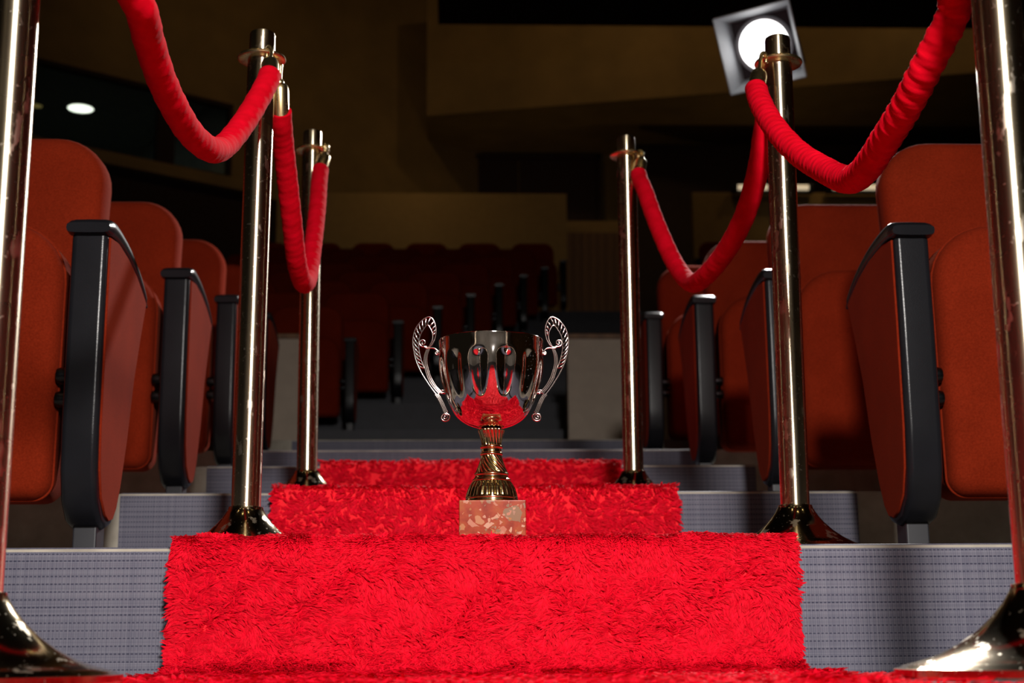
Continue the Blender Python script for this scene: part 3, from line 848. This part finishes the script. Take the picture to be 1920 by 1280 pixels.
# bowl
bp = [(804, 10), (802, 24), (798, 38), (793, 49), (787, 58), (781, 64.5), (773, 70.5), (765, 75), (755, 80), (743, 84.6), (732, 88), (722, 90.8), (708, 94.2), (695, 96.4), (680, 97.6), (665, 98), (650, 98.2), (641.5, 98.6), (640, 98.9)]
Pb, q = resample(catmull([(rr(r), zt_(y)) for y, r in bp], 5), .0018)
zlo, zhi = zt_(800), zt_(655)
def bowl_rf(r, z, a):
    t_ = (z-zlo)/(zhi-zlo)
    ph = ((a+math.pi/2) % (math.pi/6))/(math.pi/6)*2-1      # -1..1 across one flute
    d = abs(ph)
    # teardrop dents: arch top at t=1, pointed low end; broad rib between
    if t_ <= .26 or t_ >= .95: e = 0
    else:
        e = min(1, (t_-.26)/.30)*min(1, (.95-t_)/.16); e = e*e*(3-2*e)
    wdt = .52*min(1, .45+t_*.7)
    g = math.exp(-(d/wdt)**2.4)
    return r*(1-.060*e*g+.012*e*(1-g))
outer_ = [tuple(p) for p in Pb]
top_r, top_z = outer_[-1]
inside = [(top_r-.0004, top_z+.0006), (top_r-.0012, top_z+.0004)]+[(max(r-.0022, .002), z+.0012) for r, z in reversed(outer_[2:]) if z < top_z-.002]
def bowl_all(r, z, a): return bowl_rf(r, z, a)
mesh('bowl', *lathe(outer_+inside, 288, bowl_all), 'trophy_silver', tro, True, auto=75)


# handles: traced ornaments, swept as rounded bars in the handle plane
def hp(cx, cy, dx=0):
    # 5.82x crop of the left handle at (760, 580), in the trophy's frame
    p = at_y(760+cx/5.82, 580+cy/5.82, TY); return np.array([p[0]-ctr[0], 0, p[2]-tz])
def spiral(cx, cy, r0, a0, turns, sgn, n=34, rmin=.12):
    return [(cx+(r0*(1-(1-rmin)*i/n))*math.cos(a0+sgn*turns*2*math.pi*i/n), cy+(r0*(1-(1-rmin)*i/n))*math.sin(a0+sgn*turns*2*math.pi*i/n)) for i in range(n+1)]
def bar(pts, r, flat=1.0, taper=None, dy=0.):
    Q, q = resample(catmull([hp(*p) for p in pts], 4), .0007)
    rad = np.full(len(Q), r) if taper is None else np.interp(np.linspace(0, 1, len(Q)), np.linspace(0, 1, len(taper)), taper)
    Q = Q+np.array([0, dy, 0])
    return tube(Q, rad, 10, flat, up=(0, 1, 0))
def handle_parts():
    A = []
    outer = [(285, 392), (322, 322), (336, 225), (314, 132), (262, 80), (180, 122), (112, 210), (82, 330), (92, 450), (122, 570), (172, 680), (232, 780), (300, 880), (352, 942)]
    A.append(bar(outer, .0011, 1.5, [.0010, .0011, .0012, .0012, .0012, .0012, .0012, .0014]))
    inner = [(262, 400), (295, 330), (296, 262), (272, 200), (240, 170), (196, 222), (160, 292), (146, 372), (152, 452), (172, 545), (206, 640)]
    A.append(bar(inner, .0009, 1.5))
    # inner strand, three-ribbed
    for off, r in ((0, .0014), (-16, .0010), (16, .0010)):
        st = [(248, 432), (226, 500), (220, 580), (236, 660), (268, 752), (322, 842), (384, 912)]
        A.append(bar([(x+off, y-off*.35) for x, y in st], r, 1.5))
    # scrolls
    A.append(bar(spiral(192, 362, 44, math.radians(60), 1.6, 1), .0013, 1.4, [.0015, .0013, .0010]))
    A.append(bar([(214, 398), (244, 412), (285, 388), (312, 345)], .0013, 1.4))
    A.append(bar([(206, 404), (240, 424), (290, 418), (328, 428), (352, 452)], .0014, 1.4))
    A.append(bar(spiral(344, 472, 26, math.radians(-60), 1.4, 1), .0012, 1.4, [.0013, .0009]))
    A.append(bar([(344, 478), (372, 474), (396, 470)], .0016, 1.3))
    A.append(bar(spiral(402, 902, 30, math.radians(150), 1.4, 1), .0013, 1.4, [.0013, .0009]))
    A.append(bar([(402, 905), (430, 912), (452, 914)], .0018, 1.3))
    tail = [(340, 925), (368, 962), (398, 1020), (426, 1085), (446, 1130)]
    for off in (-14, 0, 14): A.append(bar([(x+off, y-off*.4) for x, y in tail], .0014, 1.4))
    A.append(bar([(446, 1130), (478, 1150)]+spiral(432, 1172, 52, math.radians(-25), 1.9, 1), .0014, 1.4, [.0016, .0015, .0012, .0009]))
    return join(A)
def ridges():
    A = []
    rails = [((330, 250), (300, 285)), ((336, 215), (298, 255)), ((330, 175), (286, 222)), ((312, 132), (262, 190)), ((275, 92), (240, 165)), ((228, 96), (222, 186)), ((186, 122), (202, 214)), ((150, 160), (182, 250)), ((122, 202), (166, 290)),
             ((102, 250), (152, 340)), ((90, 300), (146, 385)), ((86, 350), (148, 430)), ((88, 400), (152, 478)), ((96, 450), (162, 520)), ((106, 500), (172, 560)), ((120, 550), (186, 602)), ((140, 600), (200, 640))]
    for p, q in rails:
        for dy in (0.,):
            m_ = ((p[0]*.5+q[0]*.5)-5, (p[1]*.5+q[1]*.5)+5)
            A.append(bar([p, m_, q], .0009, 1.0, [.0009, .0015, .0009], dy))
    return join(A)
V, F = handle_parts(); Vr, Fr = ridges()
hl = mesh('handle', V, F, 'handle_silver', tro, True, auto=60); mesh('leaf_ridges', Vr, Fr, 'handle_silver', hl, True)
cxl = 0.0
# the other handle mirrors the first one about the bowl axis
mir = lambda VV: [(-v[0]+2*axis, v[1], v[2]) for v in VV]
axis = at_y(920.5, 690, TY)[0]-ctr[0]
hr = mesh('handle', mir(V), F, 'handle_silver', tro, True, auto=60); mesh('leaf_ridges', mir(Vr), Fr, 'handle_silver', hr, True)

# ------------------------------------------------------------------ studio lamp on a stand in the cross aisle
LY = 5.3; lc = at_y(1434, 84, LY); sc = FPX/np.dot(lc-CAM, FWD)
dirL = unit(np.array([-.75, .2, .3])-lc)
lamp = thing('studio_lamp', 'white-lit studio lamp with square barn-door hood on a black stand', 'lamp', (lc[0], LY+.02, z5))
def to_l(v): return np.asarray(v)-np.array([lc[0], LY+.02, z5])
Z = dirL; Xh = unit(np.cross(np.array([0, 0, 1.]), Z)); Yh = np.cross(Z, Xh)
rollA = math.radians(5); Xh, Yh = math.cos(rollA)*Xh+math.sin(rollA)*Yh, -math.sin(rollA)*Xh+math.cos(rollA)*Yh
def fr_(p): return to_l(lc+p[0]*Xh+p[1]*Yh+p[2]*Z)
rl = 47/sc
V, F = lathe([(.001, 0), (rl, 0), (rl, .01), (.001, .012)], 48); mesh('lens', [fr_(v) for v in V], F, 'lens_glow', lamp, True, auto=40)
V, F = lathe([(rl, -.05), (rl*1.14, -.05), (rl*1.14, .02), (rl, .02)], 48, caps=False); mesh('lens_ring', [fr_(v) for v in V], F, 'lamp_white', lamp, True, auto=40)
V, F = lathe([(rl*.5, -.32), (rl*.9, -.30), (rl*1.05, -.18), (rl*1.1, -.03), (rl*1.0, -.02)], 40); mesh('housing', [fr_(v) for v in V], F, 'lamp_black', lamp, True, auto=40)
hs = .95*rl*1.22; fs = 71/sc; dp = .16
V, F = box(-hs, hs, -hs, hs, -.03, -.012); mesh('hood_plate', [fr_(v) for v in V], F, 'lamp_black', lamp)
for (ax, sg) in ((0, -1), (0, 1), (1, -1), (1, 1)):
    def fpt(a, b, z): return (a, b, z) if ax == 1 else (b, a, z)
    inn = [(-hs, sg*hs, -.01), (hs, sg*hs, -.01), (fs, sg*fs, dp), (-fs, sg*fs, dp)]
    q = [fpt(a, b, z) for a, b, z in inn]; q2 = [fpt(a, b+sg*.006, z-.003) for a, b, z in inn]
    mesh('barn_door', [fr_(v) for v in q+q2], [(0, 1, 2, 3), (7, 6, 5, 4), (0, 4, 5, 1), (1, 5, 6, 2), (2, 6, 7, 3), (3, 7, 4, 0)], 'lamp_white', lamp)
hgt = lc[2]-z5
mesh('stand_pole', *lathe([(.016, .35), (.016, hgt*.55), (.012, hgt*.55), (.012, hgt-.10)], 16), 'black_steel', lamp, True, auto=40)
V, F = tube([fr_((-rl*1.15, 0, -.12)), fr_((-rl*1.2, -rl*1.1, -.12)), to_l(np.array([lc[0], LY+.02, lc[2]-.2])), fr_((rl*1.2, -rl*1.1, -.12)), fr_((rl*1.15, 0, -.12))], .009, 10); mesh('yoke', V, F, 'black_steel', lamp, True)
for k in range(3):
    a = 2*math.pi*k/3+.5; c_, s_ = math.cos(a), math.sin(a)
    mesh('tripod_leg', *tube([(0.01*c_, .01*s_, .60), (.22*c_, .22*s_, .30), (.42*c_, .42*s_, .012)], .010, 10), 'black_steel', lamp, True)
# the lamp's own light
l = bpy.data.lights.new('studio_lamp_beam', 'SPOT'); l.energy = 1100; l.spot_size = math.radians(56); l.spot_blend = .5; l.shadow_soft_size = .11; l.color = (1, .96, .92)
lo = bpy.data.objects.new('studio_lamp_beam', l); COL.objects.link(lo); lo.location = tuple(lc+dirL*.03)
lo.rotation_euler = Vector(dirL).to_track_quat('-Z', 'Y').to_euler()
